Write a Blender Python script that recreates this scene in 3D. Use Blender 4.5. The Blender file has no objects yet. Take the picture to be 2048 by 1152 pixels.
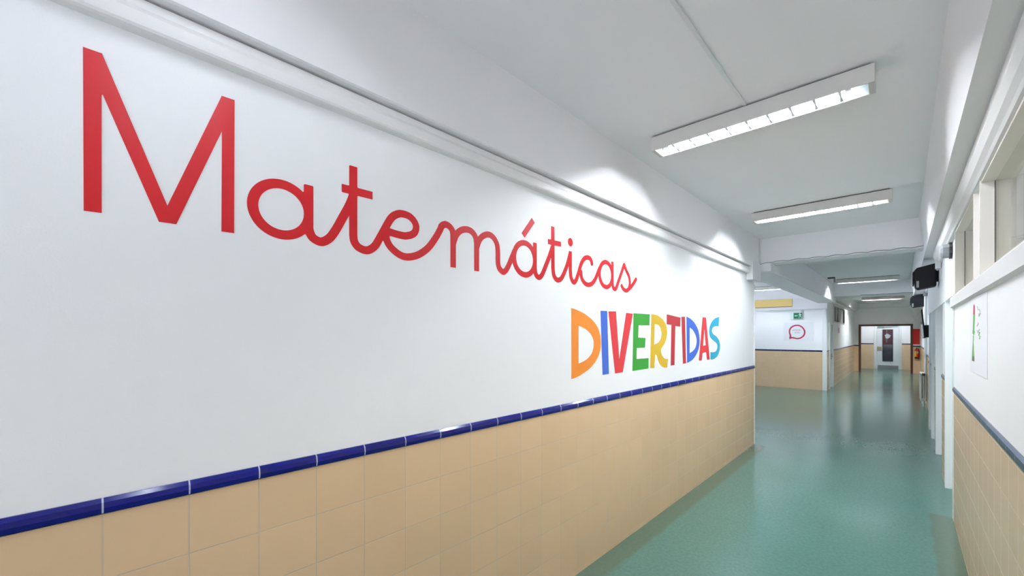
import bpy, math
from mathutils import Vector
from mathutils.geometry import tessellate_polygon
C = bpy.context.scene.collection
PI = math.pi

# ------------------------------------------------------------------ camera, world, exposure
TH = math.atan(712/824)                 # corridor runs along +Y, camera looks 40.8 deg left of it
CX, CZ = 1.839, 1.779
cam = bpy.data.cameras.new('camera'); camo = bpy.data.objects.new('camera', cam); C.objects.link(camo)
camo.location = (CX, 0, CZ); camo.rotation_euler = (PI/2, 0, TH)
cam.sensor_width = 36; cam.lens = 824/2048*36
cam.shift_x = -70/2048; cam.shift_y = 94/2048
cam.clip_start = 0.02; cam.clip_end = 100
bpy.context.scene.camera = camo
# strengths of the fluorescent tubes, lamp by lamp, and of the daylight outside
ST = dict(near=445.0, second=600.0, above=60.0, behind=60.0, beyond=500.0, far=830.0, lobby=150.0, end=280.0, room=360.0)
DAY = 0.37
w = bpy.data.worlds.new('world'); bpy.context.scene.world = w; w.use_nodes = True
# overcast sky above, an added fill glow below the horizon that brightens the ceiling
SKY, GROUND_FILL = (2.2, 2.6, 3.4, 1), (23.5, 25.3, 30.5, 1)
nt = w.node_tree; bg = nt.nodes['Background']; tc = nt.nodes.new('ShaderNodeTexCoord'); sp = nt.nodes.new('ShaderNodeSeparateXYZ')
mr = nt.nodes.new('ShaderNodeMapRange'); mr.inputs[1].default_value = -0.03; mr.inputs[2].default_value = 0.01
mw = nt.nodes.new('ShaderNodeMix'); mw.data_type = 'RGBA'
nt.links.new(tc.outputs['Generated'], sp.inputs[0]); nt.links.new(sp.outputs[2], mr.inputs[0]); nt.links.new(mr.outputs[0], mw.inputs['Factor'])
mw.inputs['A'].default_value = GROUND_FILL; mw.inputs['B'].default_value = SKY
nt.links.new(mw.outputs['Result'], bg.inputs[0]); bg.inputs[1].default_value = DAY
vs = bpy.context.scene.view_settings
vs.view_transform = 'Standard'; vs.look = 'None'; vs.gamma = 1; vs.exposure = 0.48
# daylight enters through unseen windows, the classroom one added to brighten the ceiling; portals only guide the sampling of the sky
def portal(loc, rot, sx, sy):
    l = bpy.data.lights.new('window_daylight', 'AREA'); l.shape = 'RECTANGLE'; l.size = sx; l.size_y = sy
    l.cycles.is_portal = True
    o = bpy.data.objects.new('window_daylight', l); C.objects.link(o); o.location = loc; o.rotation_euler = rot
portal((1.05, -4.66, 1.75), (PI/2, 0, 0), 1.9, 2.3)                 # faces +y
portal((-5.16, 11.3, 1.9), (PI/2, 0, -PI/2), 3.4, 1.8)              # lobby, faces +x
portal((5.76, 4.65, 1.9), (PI/2, 0, PI/2), 1.1, 2.0)                  # added classroom window, faces -x

# pixel of the photograph (2048 x 1152) on the left wall plane x = 0 -> (y, z)
s_, c_ = math.sin(TH), math.cos(TH)
def wl(u, v, x=0.0):
    a = (u-1094)/824; b = -(v-670)/824
    r = (a*c_-s_, a*s_+c_, b); t = (x-CX)/r[0]
    return (t*r[1], CZ+t*r[2])

# ------------------------------------------------------------------ materials
def srgb(r, g, b):
    f = lambda c: c/12.92 if c <= 0.04045 else ((c+0.055)/1.055)**2.4
    return (f(r/255), f(g/255), f(b/255), 1)
class NT:
    def __init__(s, name):
        s.m = bpy.data.materials.new(name); s.m.use_nodes = True
        s.t = s.m.node_tree; s.b = s.t.nodes['Principled BSDF']
    def n(s, typ, **kw):
        nd = s.t.nodes.new(typ)
        for k, v in kw.items(): setattr(nd, k, v)
        return nd
    def l(s, a, b): s.t.links.new(a, b)
    def math(s, op, a, b=None, c=None):
        nd = s.n('ShaderNodeMath', operation=op)
        for i, q in enumerate((a, b, c)):
            if q is None: continue
            if isinstance(q, (int, float)): nd.inputs[i].default_value = q
            else: s.l(q, nd.inputs[i])
        return nd.outputs[0]
def flat(name, col, rough=0.5, metal=0.0, spec=0.5, noise=0.04, scale=6.0, bump=0.0, bscale=120, trans=0.0, coat=0.0):
    q = NT(name); b = q.b
    tc = q.n('ShaderNodeTexCoord'); nz = q.n('ShaderNodeTexNoise'); nz.inputs['Scale'].default_value = scale
    nz.inputs['Detail'].default_value = 4
    q.l(tc.outputs['Object'], nz.inputs['Vector'])
    mx = q.n('ShaderNodeMix', data_type='RGBA'); mx.blend_type = 'MIX'
    q.l(nz.outputs[0], mx.inputs['Factor'])
    mx.inputs['A'].default_value = tuple(c*(1-noise) for c in col[:3])+(1,)
    mx.inputs['B'].default_value = tuple(min(1, c*(1+noise)) for c in col[:3])+(1,)
    q.l(mx.outputs['Result'], b.inputs['Base Color'])
    b.inputs['Roughness'].default_value = rough; b.inputs['Metallic'].default_value = metal
    b.inputs['Specular IOR Level'].default_value = spec
    b.inputs['Coat Weight'].default_value = coat
    if trans: b.inputs['Transmission Weight'].default_value = trans
    if bump:
        n2 = q.n('ShaderNodeTexNoise'); n2.inputs['Scale'].default_value = bscale
        q.l(tc.outputs['Object'], n2.inputs['Vector'])
        bp = q.n('ShaderNodeBump'); bp.inputs['Strength'].default_value = bump; bp.inputs['Distance'].default_value = 0.002
        q.l(n2.outputs[0], bp.inputs['Height']); q.l(bp.outputs[0], b.inputs['Normal'])
    return q.m
def emis(name, col, st):
    m = bpy.data.materials.new(name); m.use_nodes = True; t = m.node_tree
    b = t.nodes['Principled BSDF']; b.inputs['Base Color'].default_value = col
    b.inputs['Emission Color'].default_value = col; b.inputs['Emission Strength'].default_value = st
    return m
def tiles(name, axis, off, top, col, grout, w=0.2, h=0.2, rough=0.22, gw=0.004, hor=True, var=0.05):
    """glazed tile field: joints every w along axis (0=x, 1=y), courses h counted down from top"""
    q = NT(name); b = q.b
    tc = q.n('ShaderNodeTexCoord'); sp = q.n('ShaderNodeSeparateXYZ'); q.l(tc.outputs['Object'], sp.inputs[0])
    A = q.math('DIVIDE', q.math('SUBTRACT', sp.outputs[axis], off), w)
    Z = q.math('DIVIDE', q.math('SUBTRACT', top, sp.outputs[2]), h)
    fa, fz = q.math('FRACT', A), q.math('FRACT', Z)
    da = q.math('MULTIPLY', q.math('MINIMUM', fa, q.math('SUBTRACT', 1.0, fa)), w)
    dz = q.math('MULTIPLY', q.math('MINIMUM', fz, q.math('SUBTRACT', 1.0, fz)), h)
    d = q.math('MINIMUM', da, dz) if hor else da
    g = q.n('ShaderNodeMapRange', interpolation_type='SMOOTHSTEP'); q.l(d, g.inputs[0])
    g.inputs[1].default_value = gw*0.25; g.inputs[2].default_value = gw*0.75
    g.inputs[3].default_value = 1; g.inputs[4].default_value = 0
    cb = q.n('ShaderNodeCombineXYZ'); q.l(q.math('FLOOR', A), cb.inputs[0]); q.l(q.math('FLOOR', Z), cb.inputs[1])
    wn = q.n('ShaderNodeTexWhiteNoise', noise_dimensions='3D'); q.l(cb.outputs[0], wn.inputs['Vector'])
    nz = q.n('ShaderNodeTexNoise'); nz.inputs['Scale'].default_value = 9; q.l(tc.outputs['Object'], nz.inputs['Vector'])
    f = q.math('MULTIPLY_ADD', nz.outputs[0], 0.5, q.math('MULTIPLY', wn.outputs['Value'], 0.5))
    m1 = q.n('ShaderNodeMix', data_type='RGBA'); q.l(f, m1.inputs['Factor'])
    m1.inputs['A'].default_value = tuple(c*(1-var) for c in col[:3])+(1,)
    m1.inputs['B'].default_value = tuple(c*(1+var) for c in col[:3])+(1,)
    m2 = q.n('ShaderNodeMix', data_type='RGBA'); q.l(g.outputs[0], m2.inputs['Factor'])
    q.l(m1.outputs['Result'], m2.inputs['A']); m2.inputs['B'].default_value = grout
    q.l(m2.outputs['Result'], b.inputs['Base Color'])
    r = q.n('ShaderNodeMapRange'); q.l(g.outputs[0], r.inputs[0]); r.inputs[3].default_value = rough; r.inputs[4].default_value = 0.7
    q.l(r.outputs[0], b.inputs['Roughness'])
    bp = q.n('ShaderNodeBump', invert=True); bp.inputs['Strength'].default_value = 0.35; bp.inputs['Distance'].default_value = 0.0015
    hg = q.math('ADD', g.outputs[0], q.math('MULTIPLY', nz.outputs[0], 0.5))
    q.l(hg, bp.inputs['Height']); q.l(bp.outputs[0], b.inputs['Normal'])
    return q.m

M = {}
M['wall'] = flat('white_satin_paint', srgb(250, 250, 250), 0.42, noise=0.012, scale=2, bump=0.12, bscale=160)
M['ceil'] = flat('ceiling_paint', srgb(247, 245, 246), 0.7, noise=0.015, scale=1.5, bump=0.1, bscale=90)
M['beam'] = flat('beam_paint', srgb(239, 237, 237), 0.5, noise=0.015, scale=2, bump=0.12, bscale=70)
M['mould'] = flat('moulding_paint', srgb(236, 234, 232), 0.4, noise=0.01)
M['casing'] = flat('door_casing_paint', srgb(236, 240, 238), 0.35, noise=0.01)
BEIGE = srgb(226, 194, 156); GR = srgb(200, 182, 158)
M['tileL'] = tiles('beige_tile_left', 1, 0.064, 1.2365, BEIGE, GR)
M['tileR'] = tiles('beige_tile_right', 1, 0.0, 1.22, BEIGE, GR)
M['tileX'] = tiles('beige_tile_facing', 0, -0.1, 1.2365, BEIGE, GR)
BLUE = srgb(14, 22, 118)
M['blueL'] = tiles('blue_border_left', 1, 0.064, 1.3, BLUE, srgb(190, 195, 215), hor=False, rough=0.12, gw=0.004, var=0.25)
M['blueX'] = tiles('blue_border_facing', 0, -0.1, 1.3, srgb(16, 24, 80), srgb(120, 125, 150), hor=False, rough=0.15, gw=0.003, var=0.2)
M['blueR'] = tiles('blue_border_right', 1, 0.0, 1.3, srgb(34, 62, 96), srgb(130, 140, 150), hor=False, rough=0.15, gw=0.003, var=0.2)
M['wood'] = flat('brown_frame_wood', srgb(92, 48, 22), 0.4, noise=0.15, scale=12)
M['white_plastic'] = flat('white_plastic', srgb(228, 230, 230), 0.35, noise=0.01)
M['lamp_metal'] = flat('lamp_housing_enamel', srgb(205, 201, 193), 0.4, noise=0.01)
M['reflector'] = flat('lamp_reflector', srgb(226, 234, 238), 0.45, metal=0.25, noise=0.01)
M['louvre'] = flat('lamp_louvre', srgb(228, 230, 238), 0.5, metal=0.0, noise=0.01)
for k_, v_ in ST.items(): M['tube_'+k_] = emis('fluorescent_tube_'+k_, (1.0, 0.93, 0.80, 1) if k_ == 'room' else (0.875, 0.93, 1.0, 1), v_)
M['black'] = flat('black_plastic', srgb(14, 14, 18), 0.6, spec=0.25, noise=0.1)
M['screen'] = flat('black_screen_glass', srgb(8, 8, 12), 0.12, noise=0.05)
M['diffuser'] = flat('ribbed_grey_diffuser', srgb(150, 154, 156), 0.4)
M['trunk'] = flat('pale_trunking', srgb(196, 204, 208), 0.4)
M['grey'] = flat('grey_plastic', srgb(150, 152, 152), 0.5)
M['darkgrey'] = flat('dark_gap_grey', srgb(62, 62, 60), 0.8)
M['cable'] = flat('cable_grey', srgb(84, 92, 90), 0.6)
M['red'] = flat('red_vinyl', srgb(206, 22, 30), 0.33, noise=0.02, bump=0.03)
M['red_sign'] = flat('red_sign_panel', srgb(226, 32, 20), 0.5, noise=0.03)
M['orange'] = flat('orange_vinyl', srgb(244, 142, 40), 0.4, noise=0.02)
M['vblue'] = flat('blue_vinyl', srgb(62, 106, 206), 0.4, noise=0.02)
M['vred'] = flat('coral_red_vinyl', srgb(222, 48, 54), 0.4, noise=0.02)
M['vdred'] = flat('deep_red_vinyl', srgb(190, 44, 54), 0.4, noise=0.02)
M['vgreen'] = flat('green_vinyl', srgb(50, 156, 42), 0.4, noise=0.02)
M['vyellow'] = flat('yellow_vinyl', srgb(224, 184, 40), 0.4, noise=0.02)
M['vcyan'] = flat('cyan_vinyl', srgb(40, 166, 200), 0.4, noise=0.02)
M['ybrd'] = flat('pale_yellow_board', srgb(253, 218, 136), 0.6, noise=0.02)
M['egreen'] = flat('exit_sign_green', srgb(8, 120, 82), 0.5)
M['ewhite'] = flat('exit_sign_white', srgb(222, 245, 234), 0.5)
M['crimson'] = flat('crimson_print', srgb(188, 44, 82), 0.6)
M['pink'] = flat('faded_pink_print', srgb(206, 150, 170), 0.6)
M['pgrey'] = flat('faded_grey_print', srgb(160, 172, 172), 0.6)
M['paper'] = flat('white_paper', srgb(240, 240, 244), 0.55, noise=0.01)
M['pgreen'] = flat('green_print', srgb(110, 170, 90), 0.6)
M['polive'] = flat('olive_print', srgb(96, 110, 60), 0.6)
M['dwhite'] = flat('white_door_paint', srgb(232, 236, 238), 0.4, noise=0.01)
M['brass'] = flat('beige_handle_plate', srgb(170, 158, 120), 0.4, metal=0.3)
M['steel'] = flat('brushed_steel', srgb(150, 156, 158), 0.35, metal=0.8)
M['maroon'] = flat('maroon_film', srgb(70, 10, 26), 0.2, noise=0.15)
M['dark_glass'] = flat('dark_door_glass', srgb(34, 38, 46), 0.1, noise=0.1)
M['rad'] = flat('radiator_enamel', srgb(214, 216, 210), 0.35, noise=0.01)
M['ext_red'] = flat('extinguisher_red', srgb(214, 40, 20), 0.3)
M['ext_yel'] = flat('extinguisher_label_yellow', srgb(245, 200, 40), 0.5)
M['frame_cream'] = flat('cream_window_frame', srgb(226, 220, 210), 0.4, noise=0.01)
M['room_beige'] = flat('classroom_cream_paint', srgb(226, 218, 198), 0.7, noise=0.02)
M['room_olive'] = flat('classroom_olive_band', srgb(198, 194, 168), 0.7, noise=0.02)
M['blind'] = flat('grey_window_blind', srgb(128, 120, 118), 0.6)
q = NT('clear_glass'); gb = q.n('ShaderNodeBsdfTransparent'); gg = q.n('ShaderNodeBsdfGlossy'); gg.inputs['Roughness'].default_value = 0.03
lw = q.n('ShaderNodeLayerWeight'); lw.inputs[0].default_value = 0.5; frf = q.math('MULTIPLY_ADD', q.math('POWER', lw.outputs['Facing'], 5.0), 0.35, 0.03); ms = q.n('ShaderNodeMixShader')
gb.inputs[0].default_value = (0.95, 0.96, 0.95, 1)
q.l(frf, ms.inputs[0]); q.l(gb.outputs[0], ms.inputs[1]); q.l(gg.outputs[0], ms.inputs[2])
q.l(ms.outputs[0], q.t.nodes['Material Output'].inputs[0]); M['glass'] = q.m
# floor: mottled sea-green sheet vinyl with soft polish
q = NT('green_sheet_vinyl'); b = q.b; tc = q.n('ShaderNodeTexCoord')
n1 = q.n('ShaderNodeTexNoise'); n1.inputs['Scale'].default_value = 38; n1.inputs['Detail'].default_value = 8; n1.inputs['Roughness'].default_value = 0.7
n2 = q.n('ShaderNodeTexNoise'); n2.inputs['Scale'].default_value = 1.3; n2.inputs['Detail'].default_value = 3
for n in (n1, n2): q.l(tc.outputs['Object'], n.inputs['Vector'])
r1 = q.n('ShaderNodeMapRange'); q.l(n1.outputs[0], r1.inputs[0]); r1.inputs[1].default_value = 0.35; r1.inputs[2].default_value = 0.65
mx = q.n('ShaderNodeMix', data_type='RGBA'); q.l(r1.outputs[0], mx.inputs['Factor'])
mx.inputs['A'].default_value = srgb(79, 118, 109); mx.inputs['B'].default_value = srgb(91, 131, 120)
mx2 = q.n('ShaderNodeMix', data_type='RGBA', blend_type='MULTIPLY'); mx2.inputs['Factor'].default_value = 1
r2 = q.n('ShaderNodeMapRange'); q.l(n2.outputs[0], r2.inputs[0]); r2.inputs[3].default_value = 0.93; r2.inputs[4].default_value = 1.04
cc = q.n('ShaderNodeCombineColor')
for i in range(3): q.l(r2.outputs[0], cc.inputs[i])
q.l(mx.outputs['Result'], mx2.inputs['A']); q.l(cc.outputs[0], mx2.inputs['B']); 
# darker olive border of the vinyl along the tiled walls
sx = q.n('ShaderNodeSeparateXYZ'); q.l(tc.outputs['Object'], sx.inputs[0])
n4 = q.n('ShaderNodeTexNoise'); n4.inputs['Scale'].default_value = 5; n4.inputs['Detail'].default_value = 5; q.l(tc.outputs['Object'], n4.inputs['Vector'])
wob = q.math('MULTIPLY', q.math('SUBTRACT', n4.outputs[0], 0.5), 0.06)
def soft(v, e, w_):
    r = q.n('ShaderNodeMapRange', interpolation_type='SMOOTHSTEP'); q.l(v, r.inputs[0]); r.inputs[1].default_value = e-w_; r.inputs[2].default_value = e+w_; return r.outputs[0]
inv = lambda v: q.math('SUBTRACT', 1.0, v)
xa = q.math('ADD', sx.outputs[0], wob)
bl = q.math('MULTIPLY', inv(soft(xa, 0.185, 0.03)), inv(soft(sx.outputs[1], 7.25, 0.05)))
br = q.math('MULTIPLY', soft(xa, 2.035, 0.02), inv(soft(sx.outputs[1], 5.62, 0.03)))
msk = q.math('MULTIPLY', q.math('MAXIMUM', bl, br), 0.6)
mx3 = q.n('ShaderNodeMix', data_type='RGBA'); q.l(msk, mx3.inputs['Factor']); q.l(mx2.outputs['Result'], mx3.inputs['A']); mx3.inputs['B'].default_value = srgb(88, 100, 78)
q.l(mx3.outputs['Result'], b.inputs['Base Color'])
r3 = q.n('ShaderNodeMapRange'); q.l(n2.outputs[0], r3.inputs[0]); r3.inputs[3].default_value = 0.15; r3.inputs[4].default_value = 0.20
q.l(r3.outputs[0], b.inputs['Roughness'])
n3 = q.n('ShaderNodeTexNoise'); n3.inputs['Scale'].default_value = 24; n3.inputs['Detail'].default_value = 3; q.l(tc.outputs['Object'], n3.inputs['Vector'])
bp = q.n('ShaderNodeBump'); bp.inputs['Strength'].default_value = 0.05; bp.inputs['Distance'].default_value = 0.001
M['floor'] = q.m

# ------------------------------------------------------------------ mesh helpers
class MB:
    def __init__(s): s.v = []; s.f = []
    def add(s, vs, fs):
        o = len(s.v); s.v += [tuple(p) for p in vs]; s.f += [tuple(i+o for i in f) for f in fs]; return s
    def box(s, x0, x1, y0, y1, z0, z1):
        return s.add([(x, y, z) for x in (x0, x1) for y in (y0, y1) for z in (z0, z1)],
                     [(0, 1, 3, 2), (4, 6, 7, 5), (0, 4, 5, 1), (2, 3, 7, 6), (0, 2, 6, 4), (1, 5, 7, 3)])
    def loft(s, rings, cap=True):
        n = len(rings[0]); o = len(s.v)
        for r in rings: s.v += [tuple(p) for p in r]
        for k in range(len(rings)-1):
            for i in range(n):
                j = (i+1) % n; s.f.append((o+k*n+i, o+k*n+j, o+(k+1)*n+j, o+(k+1)*n+i))
        if cap:
            s.f.append(tuple(o+i for i in reversed(range(n)))); s.f.append(tuple(o+(len(rings)-1)*n+i for i in range(n)))
        return s
    def prism_y(s, prof, y0, y1):              # profile (x, z) extruded along y
        return s.loft([[(x, y0, z) for x, z in prof], [(x, y1, z) for x, z in prof]])
    def cyl(s, p, q, r, n=16, r2=None):
        p, q = Vector(p), Vector(q); d = (q-p).normalized()
        a = d.orthogonal().normalized(); bb = d.cross(a); r2 = r if r2 is None else r2
        ring = lambda c, rr: [c+(a*math.cos(2*PI*i/n)+bb*math.sin(2*PI*i/n))*rr for i in range(n)]
        return s.loft([ring(p, r), ring(q, r2)])
    def lathe(s, c, prof, n=24):               # prof (r, z) about vertical axis through c
        return s.loft([[(c[0]+r*math.cos(2*PI*i/n), c[1]+r*math.sin(2*PI*i/n), c[2]+z) for i in range(n)] for r, z in prof])
    def tube(s, pts, r, n=8):
        pts = [Vector(p) for p in pts]; rings = []; a = None
        for i, p in enumerate(pts):
            d = (pts[min(i+1, len(pts)-1)]-pts[max(i-1, 0)]).normalized()
            a = d.orthogonal().normalized() if a is None else (a-d*a.dot(d)).normalized()
            bb = d.cross(a)
            rings.append([p+(a*math.cos(2*PI*k/n)+bb*math.sin(2*PI*k/n))*r for k in range(n)])
        return s.loft(rings)
    def plate(s, outer, holes, place, t):      # flat outline with holes and a thickness; place(a, b, d) -> xyz
        loops = [outer]+list(holes); flatp = [p for l in loops for p in l]
        tris = tessellate_polygon([[Vector((p[0], p[1], 0)) for p in l] for l in loops])
        n = len(flatp); o = len(s.v)
        s.v += [tuple(place(p[0], p[1], t)) for p in flatp]+[tuple(place(p[0], p[1], 0)) for p in flatp]
        s.f += [tuple(o+i for i in tr) for tr in tris]+[tuple(o+n+i for i in reversed(tr)) for tr in tris]
        k = 0
        for l in loops:
            m = len(l)
            for i in range(m):
                a, b2 = k+i, k+(i+1) % m; s.f.append((o+a, o+b2, o+n+b2, o+n+a))
            k += m
        return s
    def build(s, name, mat, parent=None, bevel=0.0, smooth=False, fix=True):
        me = bpy.data.meshes.new(name); me.from_pydata(s.v, [], s.f)
        if fix:
            import bmesh
            bm = bmesh.new(); bm.from_mesh(me); bmesh.ops.recalc_face_normals(bm, faces=bm.faces); bm.to_mesh(me); bm.free()
        me.materials.append(M[mat]); o = bpy.data.objects.new(name, me); C.objects.link(o)
        if smooth:
            for p in me.polygons: p.use_smooth = True
            me.update()
            try: me.set_sharp_from_angle(angle=math.radians(35))
            except Exception: pass
        if bevel:
            bv = o.modifiers.new('bevel', 'BEVEL'); bv.width = bevel; bv.segments = 2; bv.limit_method = 'ANGLE'
        if parent:
            o.parent = parent
            if parent.parent is None: o.matrix_parent_inverse = parent.matrix_basis.inverted()   # parts sit in world coordinates
        return o
def tag(o, label, cat, group=None, kind=None):
    o['label'] = label; o['category'] = cat
    if group: o['group'] = group
    if kind: o['kind'] = kind
    return o
def empty(name, loc, label, cat, group=None, kind=None):
    o = bpy.data.objects.new(name, None); C.objects.link(o); o.location = loc; o.empty_display_size = 0.1
    bpy.context.view_layer.update()
    return tag(o, label, cat, group, kind)
def struct(mb, name, mat, label, cat, parent=None, bevel=0.0):
    o = mb.build(name, mat, parent, bevel)
    if not parent: tag(o, label, cat, kind='structure')
    return o

# ------------------------------------------------------------------ room shell
H = 3.33; WT = 1.2365; BT = 1.285
YE = 7.30                        # end of the lettered wall / first cross beam
YF = 15.80                       # lobby's facing wall / second cross beam
YD = 25.40                       # wall with the brown frame
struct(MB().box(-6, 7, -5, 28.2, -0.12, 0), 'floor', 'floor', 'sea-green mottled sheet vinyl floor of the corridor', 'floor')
struct(MB().box(-6, 7, -5, 28.2, H, H+0.15), 'ceiling', 'ceil', 'flat white painted ceiling of the corridor', 'ceiling')

def border(x, sgn, y0, y1, mat, name, parent):   # rounded projecting border tile along y
    p = [(0, WT), (0.013, WT+0.004), (0.016, WT+0.02), (0.014, BT-0.012), (0.006, BT), (0, BT)]
    return MB().prism_y([(x+sgn*a, z) for a, z in p], y0, y1).build(name, mat, parent)
def border_x(y, x0, x1, mat, name, parent):
    p = [(0, WT), (0.013, WT+0.004), (0.016, WT+0.02), (0.014, BT-0.012), (0.006, BT), (0, BT)]
    m = MB(); m.loft([[(x0, y-a, z) for a, z in p], [(x1, y-a, z) for a, z in p]])
    return m.build(name, mat, parent)

wl_ = struct(MB().box(-0.25, 0, -4.5, YE, 0, H), 'wall_left', 'wall', 'long white left wall carrying the big lettering above beige tiles', 'wall')
MB().box(0, 0.006, -4.5, YE-0.012, 0, WT).build('tiled_wainscot', 'tileL', wl_)
border(0, 1, -4.5, YE-0.012, 'blueL', 'blue_border', wl_)
MB().box(-0.004, 0.012, YE-0.012, YE+0.006, 0, 2.60).build('corner_guard', 'white_plastic', wl_, 0.002)
# long beams and mouldings
struct(MB().prism_y([(0, 2.840), (0.068, 2.840), (0.076, 2.846), (0.076, H), (0, H)], -4.5, YE), 'trim_1', 'beam', 'white long beam over the lettered left wall', 'beam')
struct(MB().prism_y([(0, 2.731), (0.034, 2.730), (0.044, 2.734), (0.049, 2.742), (0.050, 2.752), (0.050, 2.782), (0.046, 2.790), (0.040, 2.800), (0.037, 2.830), (0, 2.830)], -4.5, YE-0.45),
       'trim_2', 'mould', 'thin white moulding running under the beam of the lettered wall', 'moulding')
struct(MB().box(0, 0.095, YE-0.45, YE+0.03, 2.63, 2.925), 'trim_3', 'beam', 'small white bracket block at the far top corner of the lettered wall', 'bracket', bevel=0.01)
struct(MB().prism_y([(2.0, H), (2.055, 2.846), (2.15, 2.846), (2.26, 2.846), (2.26, H)], -4.5, YF), 'trim_4', 'beam', 'white long beam over the right wall above the windows', 'beam')
struct(MB().prism_y([(2.15, 2.846), (2.135, 2.83), (2.135, 2.78), (2.15, 2.735), (2.168, 2.715), (2.178, 2.70), (2.192, 2.695), (2.22, 2.695), (2.22, 2.846)], -4.5, YE),
       'trim_5', 'mould', 'white moulding between the right beam and the high windows', 'moulding')
# cross beams
struct(MB().prism_y([(0, 2.93), (2.3, 2.93), (2.3, H), (0, H)], YE+0.03, YE+0.36), 'trim_6', 'beam', 'first white cross beam with a dark cable along its lower edge', 'beam')
struct(MB().prism_y([(0, 2.94), (2.6, 2.94), (2.6, H), (0, H)], YF-0.7, YF+0.2), 'trim_7', 'beam', 'second white cross beam before the far section of the corridor', 'beam')
struct(MB().prism_y([(-0.24, 2.80), (0.24, 2.80), (0.24, H), (-0.24, H)], YE+0.035, YF-0.02), 'trim_8', 'beam', 'deep white beam between the corridor and the lobby', 'beam', bevel=0.02)
struct(MB().box(-5.0, -0.24, YE+0.03, YE+0.36, 2.93, H), 'trim_9', 'beam', 'white beam across the lobby behind the lettered wall', 'beam')
# lobby
wf = struct(MB().box(-5, 0, YF, YF+0.15, 0, H), 'wall_lobby', 'wall', 'white lobby wall facing the camera above beige tiles, with the exit sign', 'wall')
MB().box(-5, -0.12, YF-0.006, YF, 0, WT).build('tiled_wainscot', 'tileX', wf)
border_x(YF, -5, -0.12, 'blueX', 'blue_border', wf)
MB().box(-0.115, -0.015, YF-0.02, YF, 0, 2.6).build('corner_post', 'casing', wf, 0.003)
struct(MB().box(-5, 0.02, YF-0.07, YF, 2.62, 2.99), 'trim_10', 'beam', 'flat white band across the top of the lobby wall', 'trim')
struct(MB().box(-1.64, -0.02, YF-0.10, YF-0.07, 2.605, 2.63), 'trim_11', 'trunk', 'thin grey cable trunking under the lobby band', 'trunking')
m = MB().box(-5.15, -5, YE-0.2, 9.6, 0, H).box(-5.15, -5, 13.0, YF+0.15, 0, H).box(-5.15, -5, 9.6, 13.0, 0, 1.0).box(-5.15, -5, 9.6, 13.0, 2.8, H)
struct(m, 'wall_lobby_far', 'wall', 'white side wall of the lobby', 'wall')
m = MB()
for yy in (9.6, 10.72, 11.84, 12.94): m.box(-5.12, -5.05, yy, yy+0.06, 1.0, 2.8)
m.box(-5.12, -5.05, 9.6, 13.0, 1.0, 1.05).box(-5.12, -5.05, 9.6, 13.0, 2.75, 2.8)
struct(m, 'window_6', 'frame_cream', 'wide window in the side wall of the lobby', 'window')
struct(MB().box(-5.15, -0.25, YE-0.2, YE, 0, H), 'wall_lobby_back', 'wall', 'white back wall of the lobby', 'wall')
# corridor beyond the lobby: left wall with a door and a high window
m = MB()
D0, D1 = 16.38, 17.12
W0, W1, WZ0, WZ1 = 17.5, 20.9, 2.26, 2.80
m.box(-0.15, 0, YF+0.15, D0, 0, H); m.box(-0.15, 0, D0, D1, 2.14, H)
m.box(-0.15, 0, D1, W0, 0, H); m.box(-0.15, 0, W0, W1, 0, WZ0); m.box(-0.15, 0, W0, W1, WZ1, H); m.box(-0.15, 0, W1, YD, 0, H)
w3 = struct(m, 'wall_left_far', 'wall', 'white left wall of the far corridor with tiles, a door and a high window', 'wall')
for a, b_ in ((YF+0.01, D0-0.08), (D1+0.08, YD-0.01)):
    MB().box(0, 0.006, a, b_, 0, WT).build('tiled_wainscot', 'tileL', w3)
    border(0, 1, a, b_, 'blueL', 'blue_border', w3)
d = struct(MB().box(-0.06, -0.02, D0, D1, 0, 2.12), 'door_1', 'dwhite', 'white door on the left just past the lobby corner', 'door')
MB().box(-0.01, 0.03, D0-0.07, D0, 0, 2.20).box(-0.01, 0.03, D1, D1+0.07, 0, 2.20).box(-0.01, 0.03, D0, D1, 2.12, 2.20).build('door_frame', 'casing', d, 0.004)
MB().box(-0.02, -0.01, D1-0.12, D1-0.05, 0.95, 1.15).cyl((-0.01, D1-0.09, 1.05), (0.03, D1-0.09, 1.05), 0.01).cyl((0.03, D1-0.09, 1.05), (0.03, D1-0.2, 1.05), 0.009).build('door_handle', 'steel', d)
wi = struct(MB().box(-0.03, 0.02, W0-0.05, W0, WZ0-0.05, WZ1+0.05).box(-0.03, 0.02, W1, W1+0.05, WZ0-0.05, WZ1+0.05)
            .box(-0.03, 0.02, W0, W1, WZ0-0.05, WZ0).box(-0.03, 0.02, W0, W1, WZ1, WZ1+0.05).box(-0.03, 0.01, 19.15, 19.27, WZ0, WZ1).box(-0.03, 0.01, 18.3, 18.35, WZ0, WZ1),
            'window_1', 'frame_cream', 'high window with grey blinds in the far left wall', 'window')
MB().box(-0.06, -0.04, W0, W1, WZ0, WZ1).build('window_blind', 'blind', wi)
struct(MB().prism_y([(0, 2.86), (0.05, 2.88), (0.05, 2.95), (0, 2.97)], YF+0.2, YD), 'trim_12', 'mould', 'white moulding high on the far left wall', 'moulding')
struct(MB().box(0, 0.15, YF+0.2, YD, 2.97, H), 'trim_13', 'beam', 'white beam above the far left wall', 'beam')
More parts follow.
